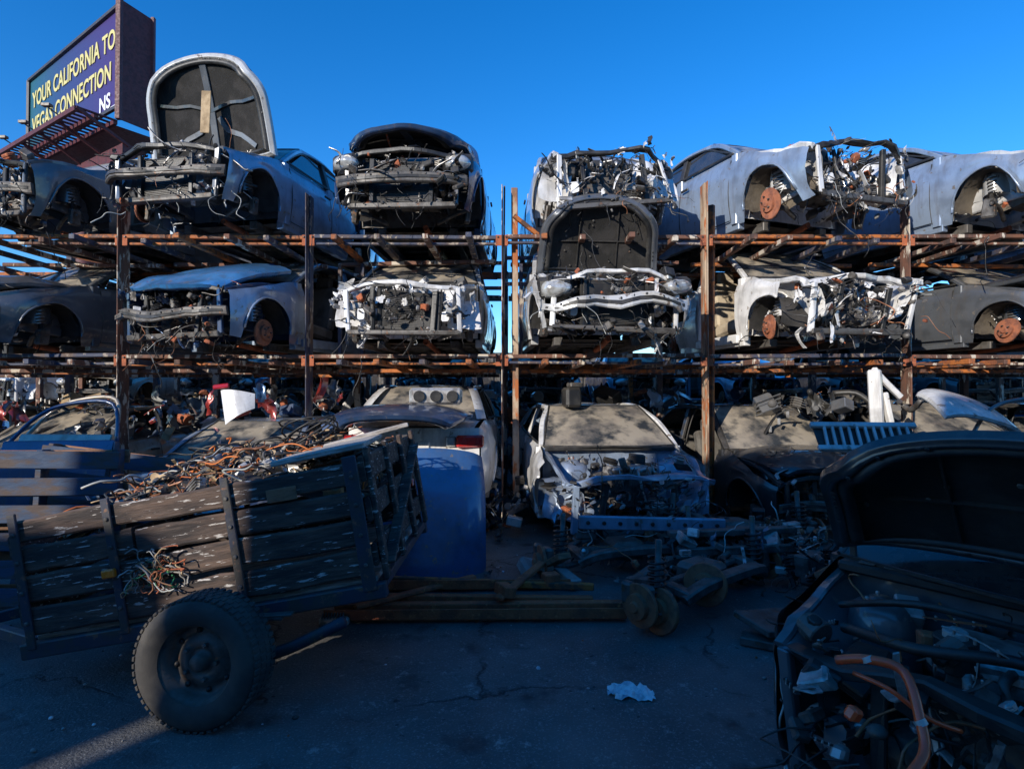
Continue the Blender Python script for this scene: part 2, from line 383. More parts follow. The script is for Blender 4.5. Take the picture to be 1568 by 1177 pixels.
    def glassq(y0,z0,x0,y1,z1,x1,bul,m):
        g=[]
        for i in range(7):
            v=i/6;row=[]
            for k in range(11):
                u=k/5-1;row.append(V3((u*(x0+(x1-x0)*v),y0+(y1-y0)*v-bul*(1-u*u)*(1-.4*v),z0+(z1-z0)*v+.02*math.sin(v*math.pi))))
            g.append(row)
        mb.sheet(g,m)
        mb.strip([r[0] for r in g],.02,.02,'black',0);mb.strip([r[-1] for r in g],.02,.02,'black',0);mb.strip(g[0],.02,.02,'black',0);mb.strip(g[-1],.02,.02,'black',0)
    if windshield: glassq(hl,.93,.74,hl+.77,h-.005,.56,.12,windshield)
    glassq(L-.42,1.0,.66,L-1.13,h-.01,.55,-.08,'dglass' if R.random()<.6 else 'glass')
    mb.box((0,hl-.03,.90),(1.45,.12,.05),'black',bev=.015)
    for k in range(12): mb.box((-.6+k*.11,hl-.05,.93),(.07,.06,.006),'steel',bev=.001)
    g=[]
    for i in range(6):
        v=i/5;y=L-.42+.42*v
        g.append([V3((u*(.70-.06*v),y,1.0+.03*(1-u*u)-.07*v*v)) for u in [k/5-1 for k in range(11)]])
    mb.sheet(g,pm)
    g=[]
    for i in range(8):
        z=.25+.69*i/7
        g.append([V3((u*(.70),L+.04*(1-u*u)-.05*(z-.6)**2+(.03 if z<.55 else 0),z)) for u in [k/5-1 for k in range(11)]])
    mb.sheet(g,pm)
    if rear:
        for sg in(-1,1):
            mb.box((sg*.60,L+.02,.80),(.30,.09,.13),'tail',(0,0,-sg*.25),.03)
            mb.box((sg*.40,L+.045,.80),(.10,.05,.11),'lamp',(0,0,-sg*.1),.02)
        mb.box((0,L+.05,.72),(.34,.02,.15),'p_white',bev=.01); mb.box((0,L+.04,.43),(1.5,.16,.2),pm,bev=.06)
    mb.sheet([[V3((-.8,hl,.20)),V3((.8,hl,.20))],[V3((-.8,L,.20)),V3((.8,L,.20))]],'steel')
    for k in range(9): mb.box((0,hl+.25+k*.33,.175),(1.3,.05,.03),'steel',bev=.01)
    mb.spl([(.12,hl-.2,.2),(.15,hl+.6,.13),(.1,2.2,.12),(.35,2.8,.14),(.4,L-.1,.2)],.035,'rust',8)
    mb.box((.1,2.0,.11),(.22,.5,.10),'steel',bev=.04); mb.box((-.2,rx-.55,.14),(.8,.5,.16),'black',bev=.06)
    mb.box((0,hl+.20,.78),(1.35,.30,.26),'black',(.2,0,0),.07)
    mb.box((0,hl+.9,.38),(.2,1.1,.26),'black',bev=.05)
    mb.lathe((-.36,hl+.46,.84),(0,-.9,.45),[(.175,-.012),(.19,0),(.175,.012),(.165,0),(.175,-.012)],'black',20)
    for sg in(-1,1):
        mb.box((sg*.36,hl+.85,.42),(.48,.5,.16),seatm,(-.1,0,0),.06)
        mb.box((sg*.36,hl+1.13,.76),(.46,.14,.62),seatm,(-.22,0,0),.06)
        mb.box((sg*.36,hl+1.22,1.14),(.24,.10,.17),seatm,(-.15,0,0),.04)
    mb.box((0,hl+1.85,.45),(1.3,.5,.18),seatm,bev=.06); mb.box((0,hl+2.15,.75),(1.3,.14,.55),seatm,(-.2,0,0),.06)
    g=[[V3((x*.125,hl-.02+.04*noise.noise(V3((x*.9,z*1.1,hl*7))),.25+z*.11)) for x in range(-6,7)] for z in range(7)]
    mb.sheet(g,apron if apron!='p_dark' else 'steel')
    mb.strip([(-.70,.16,.66),(-.3,.06,.74),(.3,.06,.74),(.70,.16,.66)],.06,.045,apron if R.random()<.5 else 'black',4)
    mb.beam((-.62,.10,.22),(.62,.10,.22),.07,.05,'steel')
    for x in(-.62,-.34,.34,.62): mb.beam((x,.11,.22),(x+U(-.03,.03),.11,.69),.04,.05,apron if abs(x)>.5 else 'black')
    if (R.random()<.6 if rad_on is None else rad_on):
        q=U(-.06,.06)
        mb.box((q,.16,.46),(.62,.04,.42),'black',(0,q,0),bev=.01)
        for k in range(22): mb.box((q,.137,.27+k*.0185),(.58,.008,.004),'steel',(0,q,0),bev=.001)
        for sg in(-1,1): mb.box((q+sg*.33,.16,.46),(.05,.07,.44),'black',bev=.015)
        mb.shard((q+.1,.10,.5),.3,'black')
    if beam:
        zz=.45
        mb.strip([(-.74,.10,zz),(-.45,-.01,zz),(0,-.05,zz),(.45,-.01,zz),(.74,.10,zz)],.06,.10,beamm,4)
        mb.strip([(-.72,.06,zz),(-.45,-.045,zz),(0,-.085,zz),(.45,-.045,zz),(.72,.06,zz)],.01,.03,'black',4)
        for k in range(9): x=-.6+.15*k;mb.cyl((x,-.05-.035*(1-(x/.74)**2)+.07*(x/.74)**2,zz+.03),(0,1,0),.010,.01,'black',8)
    mb.box((U(-.1,.1),.62,.52),(.52,.42,.34),'steel',(0,0,.05),.03)
    mb.box((U(-.1,.1),.60,.72),(.46,.34,.08),R.choice(['black','alu']),(0,0,.05),.02)
    for k in range(5): mb.spl([(-.2+k*.1,.45,.74),(-.2+k*.1,.34,.72),(-.19+k*.1,.31,.58)],.018,'alu' if k%2 else 'steel',7,3)
    mb.box((.42,.8,.66),(.2,.26,.2),'black',bev=.02); mb.box((-.42,.3,.62),(.18,.2,.18),'black',bev=.03)
    mb.cyl((.3,.34,.42),(1,0,0),.08,.14,'alu',16); mb.cyl((-.3,.36,.36),(1,0,0),.09,.12,'steel',16)
    junk(mb,((-.62,.62),(.08,1.0*hl),(.25,.84)),int(70*frontdense),.085,junkmats,int(24*frontdense),int(8*frontdense),[apron,'alu','steel','black',apron])
    junk(mb,((-.68,.68),(-.02,.20),(.15,.76)),int(50*frontdense),.062,junkmats,int(22*frontdense),int(12*frontdense),[apron,'black','steel','black',apron])
    for _ in range(int(10*frontdense)):
        c=V3((U(-.7,.7),U(-.05,.3),U(.2,.75)));q=V3((U(-.35,.35),U(-.15,.1),U(-.3,.2)));mb.strip([c,c+q*.5+V3((U(-.06,.06),U(-.06,.06),U(-.06,.06))),c+q],U(.02,.06),.008,R.choice([apron,'steel','black','alu']),4)
    for _ in range(hang):
        p=V3((U(-.7,.7),U(-.02,.5),U(.2,.4)));q=p+V3((U(-.15,.15),U(-.1,.05),-U(.05,.28)))
        mb.spl([p,(p+q)/2+V3((U(-.08,.08),U(-.05,.05),-.02)),q],U(.002,.005),'black',4,4)
    if fy>.3:
        for _ in range(9): mb.shard((R.choice((-1,1))*U(.5,.78),U(.05,.9),U(.3,.78)),U(.12,.30),R.choice([pm,apron,pm,'black']),8)
    if hood!='none':
        wl=hlen or hl+.02
        a=rad(alpha);X=Matrix(((-1,0,0,hoff),(0,-math.cos(a),math.sin(a),hl-.03),(0,math.sin(a),math.cos(a),.91+lift),(0,0,0,1)))
        mb.X=X; hoodpanel(mb,(2*hw-.2)*hww,wl,hoodm,'felt',hribm or pm,hstyle,band=.09 if hstyle==0 else .11); mb.X=None
        if alpha>15:
            for sg in(-1,1): mb.beam((sg*.68,hl+.0,.84),(sg*.68,hl-.03,.95+lift),.03,.02,'steel')
    if crumple>0:
        o=U(0,50)
        for i in range(len(mb.V)):
            x,y,z=mb.V[i]
            if y<hl and z<1.0:
                k=crumple*(1-y/hl); nv=noise.noise_vector(V3((x*2.2+o,y*2.2,z*2.2)));n2=noise.noise_vector(V3((x*7+o,y*7,z*7)))
                mb.V[i]=(x+nv.x*k*1.5+n2.x*k*.35,y+nv.y*k*2+n2.y*k*.35,z+nv.z*k*1.3+n2.z*k*.3)
    if extra: extra(mb)
    return mb.obj(name,loc,(tiltx,tilty,rad(yaw)),(1,1,zs))
CARN='wrecked_car'
S1,S2=2.08,3.52
def exB(mb):
    mb.box((-.04,.78,1.42),(.13,.015,.46),'foam',(.1,.12,0),.006)
cA=car(CARN,(-6.15,6.45,S2-.1),-16,'p_grey',crumple=.05,nodoor=True,lights=False,zs=1.1)
cB=car(CARN,(-3.85,6.15,S2-.02),-10,'p_silverblue',hood='o',alpha=78,hlen=1.16,hstyle=0,hribm='p_lightgrey',hoodm='p_silverblue',lights=False,apron='p_grey',hang=8,extra=exB,lift=.06,hww=1.16,zs=1.08,hoff=-.10,sidewin=True)
cC=car(CARN,(-1.25,6.3,S2-.06),-2,'p_navy',hood='c',hoodm='p_dark',lights=True,h=1.5,hang=6,apron='p_dark',lift=.12,crumple=.02,zs=1.14,sidewin=True)
cD=car(CARN,(1.17,6.4,S2-.03),3,'p_lightgrey',fy=.55,lights=False,apron='p_white',crumple=.08,hang=6,frontdense=1.3,beam=False,h=1.3,zs=1.18,rad_on=False)
cE=car(CARN,(3.95,6.3,S2-.05),19,'p_silverblue',lights=False,apron='p_white',crumple=.09,frontdense=1.4,hang=6,beam=False,h=1.3,wellm='liner',zs=1.22,rad_on=False,sidewin=True)
cF=car(CARN,(6.5,6.3,S2-.08),19,'p_silverblue',lights=False,apron='p_lightgrey',crumple=.06,wellm='liner',h=1.3,zs=1.2,sidewin=True)
cG=car(CARN,(-6.45,6.4,S1-.1),-17,'p_grey',lights=False,crumple=.05,hood='c',alpha=2,zs=1.05)
cH=car(CARN,(-3.75,6.15,S1-.1),-17,'p_silverblue',hood='c',hoodm='p_skyreflect',hribm='p_skyreflect',alpha=-15,hlen=1.25,lights=False,hub=True,crumple=.04,apron='p_navy',hang=8,nodoor=True,frontdense=1.2,lift=.20,zs=1.05,h=1.32)
cI=car(CARN,(-1.2,6.15,S1-.06),-1,'p_lightgrey',fy=.6,lights=False,apron='p_white',beam=False,crumple=.05,hang=6,frontdense=1.1,zs=1.04,rad_on=True)
cJ=car(CARN,(1.08,5.75,S1-.06),4,'p_lightgrey',hood='o',alpha=68,hlen=.86,hstyle=2,hribm='p_grey',lights=True,apron='p_white',crumple=.07,hang=9,frontdense=1.3,beamm='p_lightgrey',hw=.83,windshield=None,lift=.02,zs=1.08)
cK=car(CARN,(3.85,6.1,S1-.05),9,'p_white',fy=.42,lights=False,apron='p_white',nodoor=True,seatm='seattan',crumple=.09,frontdense=1.3,beam=False,hang=6,zs=1.08,rad_on=False)
cL=car(CARN,(6.75,6.3,S1-.05),14,'p_grey',lights=False,hub=True,hood='c',alpha=8,crumple=.05,wellm='liner',hoodm='p_dark')
cM=car(CARN,(-6.3,6.2,.0),-10,'p_tan',hood='c',crumple=.02,lights=True)
cO=car(CARN,(-3.25,4.95,-.12),-8,'p_silverblue',hood='c',crumple=.015,h=1.38,windshield='dglass',sidewin=True)
cP=car(CARN,(-1.05,10.2,.28),180,'p_white',hood='none',crumple=0,windshield='glass',h=1.40,sidewin=True)
cQ=car(CARN,(1.18,5.25,.08),5,'p_white',fy=.6,lights=False,apron='p_silverblue',crumple=.09,frontdense=1.5,beam=False,hang=6,h=1.36,rad_on=False)
cR=car(CARN,(3.45,5.75,.0),8,'p_dark',hood='c',hoodm='p_dark',lights=False,crumple=.05,nodoor=True,h=1.42,hub=False)
cS=car(CARN,(6.0,6.1,.1),14,'p_grey',hood='c',hoodm='p_grey',crumple=.03,lights=False)
def exT(mb):
    mb.box((.3,.5,.80),(.35,.3,.10),'black',(0,0,.1),.03)
    mb.cyl((-.15,.38,.78),(0,0,1),.07,.12,'black',18);mb.cyl((-.15,.38,.85),(0,0,1),.04,.03,'wirewhite',14)
    mb.spl([(-.5,.3,.78),(-.2,.15,.84),(.1,.25,.86),(.4,.2,.8)],.02,'black',8);mb.spl([(-.6,.5,.8),(-.3,.45,.9),(0,.6,.86),(.2,.8,.8)],.015,'black',8)
cT=car(CARN,(1.42,1.76,-.14),-53,'p_dark',hl=.85,hood='o',alpha=56,hlen=.72,hstyle=2,hribm='p_dark',hoodm='p_dark',lift=.13,lights=False,apron='p_grey',crumple=.06,frontdense=2.2,beam=False,windshield='glass',hw=.84,extra=exT,hang=0,rear=False,rad_on=False)
mb=MB()
mb.spl([(1.02,1.80,.76),(1.08,1.74,.79),(1.15,1.68,.78),(1.14,1.60,.68),(1.12,1.56,.62),(1.05,1.52,.58),(.98,1.48,.53)],.014,'hosered',12)
mb.spl([(1.06,1.78,.73),(1.12,1.70,.72),(1.2,1.66,.66),(1.3,1.66,.62)],.007,'hosered',8)
mb.box((1.00,1.68,.66),(.045,.035,.04),'hosered',(.3,.4,.5),.01)
for p in((1.08,1.74,.79),(1.14,1.6,.68)): mb.lathe(p,(.3,-.5,-.8),[(.017,-.008),(.017,.008)],'alu',12)
mb.obj('coolant_hose')
def inst(o,loc,yaw):
    c=bpy.data.objects.new(CARN,o.data); sc.collection.objects.link(c); c.location=loc;c.rotation_euler=(0,0,rad(yaw)); return c
srcs=[cA,cH,cI,cR,cO,cL,cC,cG,cS,cM]
for k,x in enumerate([-11.5,-9.0,-6.6,-4.3,-2.0,.4,2.8,5.2,7.6,10.0,12.5]):
    inst(srcs[(k*3+1)%10],(x,12.2+.3*math.sin(k*2),0.0),[0,10,-10,-8][k%4])
    inst(srcs[(k*7+2)%10],(x+.2,12.0+.2*math.cos(k*3),1.18),-6+4*(k%4))
inst(cM,(-8.7,6.4,0),-14);inst(cG,(-8.9,6.6,S1-.08),-14);inst(cE,(9.0,6.5,S2-.05),16);inst(cK,(9.2,6.5,S1-.05),14);inst(cR,(8.5,6.3,0),14)
inst(cR,(-5.0,9.2,.05),6)
# ---------------------------------------------------------------- racks
def rack():
    mb=MB()
    PX=[-9.3,-7.0,-4.68,-2.44,-.12,2.33,4.75,7.15,9.6]
    pm=['rackrust','racknavy','rackrust','racknavy','rackrust','racktan','rackrust','racktan','rackrust']
    ph=[4,4,3.93,3.98,4.08,4.12,4.05,4.0,4]
    for x,m,hh in zip(PX,pm,ph):
        mb.beam((x,6.85,0),(x+U(-.03,.03),6.85,hh),.10,.02,m,.003)
        for s in(-1,1): mb.beam((x,6.85+s*.045,0),(x+U(-.02,.02),6.85+s*.045,hh),.12,.012,m,.003)
        mb.box((x,6.85,.01),(.22,.22,.02),'rust')
        for s in(S1-.1,S2-.1):
            mb.box((x,6.79,s),(.15,.012,.13),'rust')
            for a in(-.05,.05): mb.cyl((x+a,6.778,s+.04),(0,1,0),.012,.02,'steel',6)
        for yy in(9.0,11.2):
            mb.beam((x,yy,0),(x,yy,hh-.1),.09,.09,R.choice(['rackrust','rackorange','racknavy']))
    mb.beam((.05,6.95,0),(.03,6.95,4.1),.08,.08,'racktan')
    mb.beam((2.43,6.99,0),(2.45,6.97,3.9),.06,.08,'rackorange')
    mb.beam((.02,6.8,3.72),(.32,6.86,3.5),.05,.05,'rackorange')
    for s in(S1,S2):
        for a,b in zip(PX,PX[1:]):
            fm=R.choice(['rackorange','rackrust','rackrust','racknavy'])
            mb.beam((a+.05,6.82,s-.05),(b-.05,6.82,s-.05+U(-.02,.02)),.07,.045,fm)
            mb.beam((a+.05,6.83,s-.135+U(-.02,.02)),(b-.05,6.83,s-.135),.05,.03,R.choice(['rackrust','racknavy','rackorange']))
            for yy in(9.0,11.2): mb.beam((a+.05,yy,s-.07),(b-.05,yy,s-.07),.08,.10,R.choice(['rackorange','teal','rackrust']))
            c=(a+b)/2
            for q in(-.75,-.3,.3,.75):
                mb.beam((c+q+U(-.05,.05),6.5+U(-.1,.2),s-.13),(c+q+U(-.1,.1),11.3,s-.13),.07,.06,R.choice(['rackorange','rackrust','rackrust','rackrust','racknavy']))
            for yy in(7.7,8.4,10.1): mb.beam((a+.1,yy,s-.19),(b-.1,yy+U(-.2,.2),s-.19),.06,.05,R.choice(['rackorange','rackrust','rackrust']))
    for _ in range(14):
        x=U(-7,7);s=R.choice((S1,S2));wire(mb,(x,U(6.3,6.7),s-.1),U(.3,.7),'black',U(.003,.006),.9)
    for x in(-2.3,-2.0,.35,.12): mb.beam((x,7.6,S1),(x,7.6,S2-.2),.05,.05,'racknavy')
    for z in(3.05,3.4): mb.beam((-.12,7.6,z),(.6,7.6,z),.04,.05,'racknavy')
    for z in(3.05,3.4): mb.beam((-.7,7.9,z),(-.12,7.9,z),.04,.05,'racknavy')
    return mb.obj('car_storage_rack')
rack()
def rack2():
    mb=MB()
    for x in range(-13,15,2):
        for y in(11.9,15.6): mb.beam((x,y,0),(x,y,2.3),.09,.09,'rackrust')
        for q in(.5,1.4): mb.beam((x+q,11.8,1.14),(x+q,15.7,1.14),.07,.07,'rackrust')
    for y in(11.9,15.6): mb.beam((-13,y-.09,1.06),(15,y-.09,1.06),.06,.09,'rackorange')
    return mb.obj('car_storage_rack')
rack2()
# ---------------------------------------------------------------- ground
def asphalt():
    m=bpy.data.materials.new('asphalt');m.use_nodes=True;nt=m.node_tree;N=nt.nodes;L=nt.links;b=N['Principled BSDF']
    tc=N.new('ShaderNodeTexCoord')
    def nz(s,d=6,r=.6):
        n=N.new('ShaderNodeTexNoise');n.inputs['Scale'].default_value=s;n.inputs['Detail'].default_value=d;n.inputs['Roughness'].default_value=r;L.new(tc.outputs['Object'],n.inputs['Vector']);return n
    def mr(src,a,c,d=0,e=1):
        r=N.new('ShaderNodeMapRange');r.inputs[1].default_value=a;r.inputs[2].default_value=c;r.inputs[3].default_value=d;r.inputs[4].default_value=e;L.new(src,r.inputs[0]);return r.outputs[0]
    def mix(f,a,c):
        x=N.new('ShaderNodeMix');x.data_type='RGBA';L.new(f,x.inputs[0])
        for i,q in((6,a),(7,c)):
            if isinstance(q,tuple): x.inputs[i].default_value=(*q,1)
            else: L.new(q,x.inputs[i])
        return x.outputs[2]
    c=mix(mr(nz(1.1).outputs['Fac'],.38,.62),(.085,.082,.078),(.15,.143,.133))
    c=mix(mr(nz(90,3).outputs['Fac'],.55,.72),c,(.28,.27,.25))
    c=mix(mr(nz(6,10,.85).outputs['Fac'],.57,.63),c,(.34,.32,.29))
    c=mix(mr(nz(2.6,4).outputs['Fac'],.58,.70),c,(.04,.039,.038))
    c=mix(mr(nz(14,2).outputs['Fac'],.70,.74),c,(.025,.025,.025))
    wn=nz(3.5,6);wv=N.new('ShaderNodeMix');wv.data_type='RGBA';wv.inputs[0].default_value=.28
    L.new(tc.outputs['Object'],wv.inputs[6]);L.new(wn.outputs['Color'],wv.inputs[7])
    vo=N.new('ShaderNodeTexVoronoi');vo.feature='DISTANCE_TO_EDGE';vo.inputs['Scale'].default_value=.75;L.new(wv.outputs[2],vo.inputs['Vector'])
    cr=mr(vo.outputs['Distance'],.0,.010,1,0)
    ms=mr(nz(.6,3).outputs['Fac'],.44,.50)
    mu=N.new('ShaderNodeMath');mu.operation='MULTIPLY';L.new(cr,mu.inputs[0]);L.new(ms,mu.inputs[1])
    c=mix(mu.outputs[0],c,(.018,.018,.018))
    L.new(c,b.inputs['Base Color']);L.new(mr(nz(3).outputs['Fac'],.3,.7,.5,.8),b.inputs['Roughness'])
    bn=N.new('ShaderNodeBump');bn.inputs['Strength'].default_value=.6;bn.inputs['Distance'].default_value=.012
    ad=N.new('ShaderNodeMath');ad.operation='SUBTRACT';L.new(nz(70,4).outputs['Fac'],ad.inputs[0]);L.new(mu.outputs[0],ad.inputs[1])
    L.new(ad.outputs[0],bn.inputs['Height']);L.new(bn.outputs[0],b.inputs['Normal'])
    MATS['asphalt']=m
asphalt()
mb=MB();g=[]
xs=[-600,-100,-30]+[-12+.4*i for i in range(61)]+[30,100,600];ys=[-600,-100,-15]+[-2+.4*i for i in range(45)]+[40,150,900]
for y in ys: g.append([V3((x,y,(.012*noise.noise(V3((x*.5,y*.5,0))) if abs(x)<13 and -2.1<y<16 else 0))) for x in xs])
mb.sheet(g,'asphalt');mb.obj('ground')
mb=MB()
for _ in range(420):
    x=U(-4,5);y=U(2.3,9);s=U(.004,.013) if R.random()<.93 else U(.015,.03)
    mb.ell((x,y,s*.4),(s,s*U(.6,1),s*.6),R.choice(['concrete','concrete','black','woodbrown','rust','paper']),6,(0,0,U(0,3)))
for _ in range(60): mb.shard((U(-1.5,2.5),U(4.3,7.5),U(.01,.05)),U(.04,.12),R.choice(['black','steel','alu','rust','woodbrown']))
mb.obj('ground_debris')
mb=MB();g0=[];g1=[]
for i in range(900):
    x=-22+i*.05;yy=16.6+.025*(1 if (i//2)%2 else -1);g0.append(V3((x,yy,0)));g1.append(V3((x,yy,2.75+.02*math.sin(i*.02))))
mb.sheet([g0,g1],'steel',False)
for i in range(16): mb.beam((-22+i*3,16.75,0),(-22+i*3,16.75,2.9),.08,.08,'rackrust')
mb.obj('corrugated_fence')
# ---------------------------------------------------------------- trailer
def board(mb,x0,x1,y,z,h,t,m):
    n=14;o=U(0,50);vs=[];fs=[]
    for i in range(n+1):
        x=x0+(x1-x0)*i/n;dy=.014*noise.noise(V3((x*1.2+o,0,0)));dz=.014*noise.noise(V3((x*2+o,5,0)))
        e=.009*noise.noise(V3((x*9+o,9,0)))
        for(a,c)in((-.5,-.2),(-.42,-.5),(.42,-.5),(.5,-.2),(.5,.2),(.42,.5),(-.42,.5),(-.5,.2)):
            vs.append(V3((x,y+dy+c*t,z+dz+a*h+e*(1 if a>0 else -1))))
    for i in range(n):
        for k in range(8): fs.append((i*8+k,i*8+(k+1)%8,(i+1)*8+(k+1)%8,(i+1)*8+k))
    fs.append(tuple(range(8)));fs.append(tuple(n*8+k for k in range(8)))
    mb.add(vs,fs,m,False)
def trailer():
    mb=MB();Lx,Wy,H=1.86,1.45,.66
    mb.box((Lx/2,Wy/2,-.02),(Lx,Wy-.06,.03),'woodgrey')
    for y in(.0,Wy-.06): mb.beam((-.05,y,-.07),(Lx+.05,y,-.07),.06,.08,'trailmetal')
    for k in range(5): mb.beam((k*Lx/4+.02,.05,-.05),(k*Lx/4+.02,Wy-.05,-.05),.05,.05,'trailmetal')
    for s,y in((0,0),(1,Wy)):
        hs=[.165,.16,.155,.14];z=.0
        for k,h in enumerate(hs):
            z+=h/2
            if k==2 and s==0:
                board(mb,-.0,.62,y,z,h-.018,.03,'wood');board(mb,.64,Lx-.02,y,z-.005,h-.022,.03,'wood')
            else: board(mb,-.02+U(-.01,.02),Lx+U(-.02,.01),y,z+U(-.003,.003),h-.018,.03,'wood')
            z+=h/2+.004
        for x in(.02,.52,1.16,Lx-.03):
            mb.box((x,y-.030*(1 if s==0 else -1),H/2-.03),(.045 if 0<x<1.5 else .075,.016,H+.06),'trailmetal')
            if s==0:
                for zz in(.08,.24,.40,.55): mb.cyl((x,y-.04,zz),(0,1,0),.011,.014,'steel',8)
    X=Lx+.03
    for y in(.05,.5,.95,Wy-.05): mb.box((X+.02,y,H/2),(.03,.07,H+.06),'wood')
    for z,h in((.12,.12),(.36,.13),(.58,.14)):
        mb.X=Matrix.Translation((X-.01,0,0))@Matrix.Rotation(rad(90),4,'Z');board(mb,0,Wy,0,z,h,.03,'wood');mb.X=None
    mb.beam((X+.04,.05,.05),(X+.04,Wy-.1,.58),.07,.02,'wood')
    for z,h in((.12,.13),(.30,.13),(.48,.13)):
        mb.X=Matrix.Translation((-.03,0,0))@Matrix.Rotation(rad(90),4,'Z');board(mb,0,Wy,0,z,h,.03,'wood');mb.X=None
    mb.box((Lx-.28,.55,H+.03),(.50,1.0,.03),'woodgrey',(0,-.03,.12)); mb.box((Lx-.2,1.05,H+.06),(.6,.14,.03),'woodgrey',(0,-.08,.3))
    mb.box((.50,-.055,.27),(.07,.03,.045),'amber',bev=.01)
    mb.box((Lx+.09,.9,.35),(.03,.05,.05),'tail',bev=.01)
    mb.box((1.45,-.03,.52),(.16,.01,.07),'woodbrown')
    mb.beam((-.05,.1,-.07),(-1.0,Wy/2,-.05),.05,.07,'trailmetal');mb.beam((-.05,Wy-.1,-.07),(-1.0,Wy/2,-.05),.05,.07,'trailmetal')
    def hz(x,y): return .36+.22*max(0,math.sin(math.pi*min(1,max(0,x/1.75))))**.6+.10*noise.noise(V3((x*3,y*3,1)))+.16*(y/Wy)
    g=[[V3((.02+(Lx-.06)*i/24,.03+(Wy-.06)*j/14,hz(.02+(Lx-.06)*i/24,.03+(Wy-.06)*j/14))) for j in range(15)] for i in range(25)]
    mb.sheet(g,'black')
    cm=['steel','black','copper','woodbrown','alu','concrete','black','foam']
    for _ in range(230):
        x=U(.06,1.8);y=U(.08,1.38);z=hz(x,y)
        junk(mb,((x,x),(y,y),(z,z+.05)),1,.07,cm,0,1 if R.random()<.4 else 0,['concrete','alu','steel','woodbrown','black','foam'])
    for _ in range(330):
        x=U(.06,1.8);y=U(.08,1.38);z=hz(x,y)+.03
        wire(mb,(x,y,z),U(.15,.6),R.choice(['wireorange','black','black','copper','wireorange','wirewhite','steel','foam','woodbrown','black']),U(.003,.008),.05,4,((.05,1.82),(.06,1.40),(z-.03,z+.07)))
    for c,r in(((1.25,1.1,.80),.17),((.5,1.2,.72),.15)):
        for k in range(5):
            q=U(-.2,.2);mb.tube([(c[0]+(r+.01*k)*math.cos(t*.42+q),c[1]+(r*.9)*math.sin(t*.42+q),c[2]+.012*k+.08*math.sin(t*.42+k)) for t in range(16)],.007,'black',5)
    for _ in range(60): wire(mb,(U(.62,.84),-.04,U(.20,.32)),U(.10,.28),R.choice(['copper','black','woodbrown','rust','wirewhite','foam','concrete','greenp']),U(.002,.005),.2,4,((.56,.90),(-.09,-.03),(.14,.36)))
    return mb.obj('utility_trailer',(-2.56,3.05,.30),(0,-rad(9.8),0))
trailer()
def wheel(c,r=.31,w=.2,ax=(0,-1,0)):
    mb=MB();A=V3(ax).normalized()
    prof=[(r*.60,-w*.42),(r*.66,-w*.48),(r*.80,-w*.52),(r*.93,-w*.47),(r*.985,-w*.38),(r,-w*.2),(r,w*.2),(r*.985,w*.38),(r*.93,w*.47),(r*.80,w*.52),(r*.66,w*.48),(r*.60,w*.42)]
    mb.lathe((0,0,0),A,prof,'rubber',48)
    q=A.to_track_quat('Z','Y').to_matrix()
    for k in range(56):
        a=2*math.pi*k/56
        for zz,off in((-.34,0),(-.12,.5),(.12,0),(.34,.5)):
            aa=a+off*2*math.pi/56
            p=q@V3((r*.992*math.cos(aa),r*.992*math.sin(aa),zz*w))
            mb.box(p,(.012,.022,w*.19),'rubber',q@Matrix.Rotation(aa,3,'Z'),.002)
    mb.lathe((0,0,0),A,[(r*.62,w*.44),(r*.63,w*.40),(r*.57,w*.34),(r*.54,w*.1),(r*.50,.0),(r*.42,w*.02),(r*.34,w*.14),(r*.22,w*.16),(r*.20,w*.10),(r*.14,w*.10),(r*.13,w*.3),(r*.10,w*.34),(.0001,w*.34)],'steel',40)
    for k in range(5):
        a=2*math.pi*k/5;mb.cyl(q@V3((r*.27*math.cos(a),r*.27*math.sin(a),w*.2)),A,.011,.03,'steel',6)
    for k in range(8):
        a=2*math.pi*k/8+.2;mb.ell(q@V3((r*.46*math.cos(a),r*.46*math.sin(a),w*.03)),(.014,.014,.014),'black',8)
    mb.cyl(-A*.2,A,.035,.4,'steel',12)
    mb.spl([(-.05,.16,-.05),(.25,.18,-.06),(.62,.2,.10)],.03,'trailmetal',8);mb.beam((0,.15,.0),(0,1.2,.0),.06,.06,'trailmetal')
    mb.beam((-.3,.2,.12),(.3,.2,.12),.05,.02,'steel');mb.beam((-.35,.2,.09),(.35,.2,.14),.05,.012,'steel')
    mb.obj('trailer_wheel',c)
wheel((-1.49,2.78,.31),ax=(-.10,-1,.04))
def pallet(name,loc,rot):
    mb=MB()
    for k in range(6): mb.box((.6,0,.08+k*.2),(1.2,.022,.13),'woodblue',(0,U(-.02,.02),0),.004)
    for x in(.05,.6,1.15): mb.box((x,.06,.58),(.045,.09,1.15),'woodblue',bev=.004)
    for k in range(5): mb.box((.6,.12,.1+k*.25),(1.2,.02,.10),'woodbrown',bev=.004)
    return mb.obj(name,loc,rot)
pallet('wooden_pallet',(-4.15,4.15,.02),(-.08,0,.05));pallet('wooden_pallet',(-4.0,4.55,.05),(-.15,.1,-.1))
def angle_iron(mb,p0,p1,w,m):
    p0=V3(p0);p1=V3(p1);mb.beam(p0,p1,w,.012,m,.002);mb.beam(p0+V3((0,-w/2,w/2)),p1+V3((0,-w/2,w/2)),.012,w,m,.002)
mb=MB()
angle_iron(mb,(-1.30,3.98,.03),(.80,4.02,.03),.07,'rust')
mb.beam((-1.28,4.14,.04),(.82,4.16,.05),.07,.07,'rust');mb.beam((-1.15,4.30,.05),(.6,4.24,.05),.06,.08,'rust')
angle_iron(mb,(-1.2,4.44,.08),(.45,4.42,.10),.07,'rust');mb.beam((-1.05,4.6,.04),(.45,4.66,.04),.08,.05,'rust')
mb.beam((-.95,4.5,.13),(.62,4.33,.13),.05,.05,'rackorange')
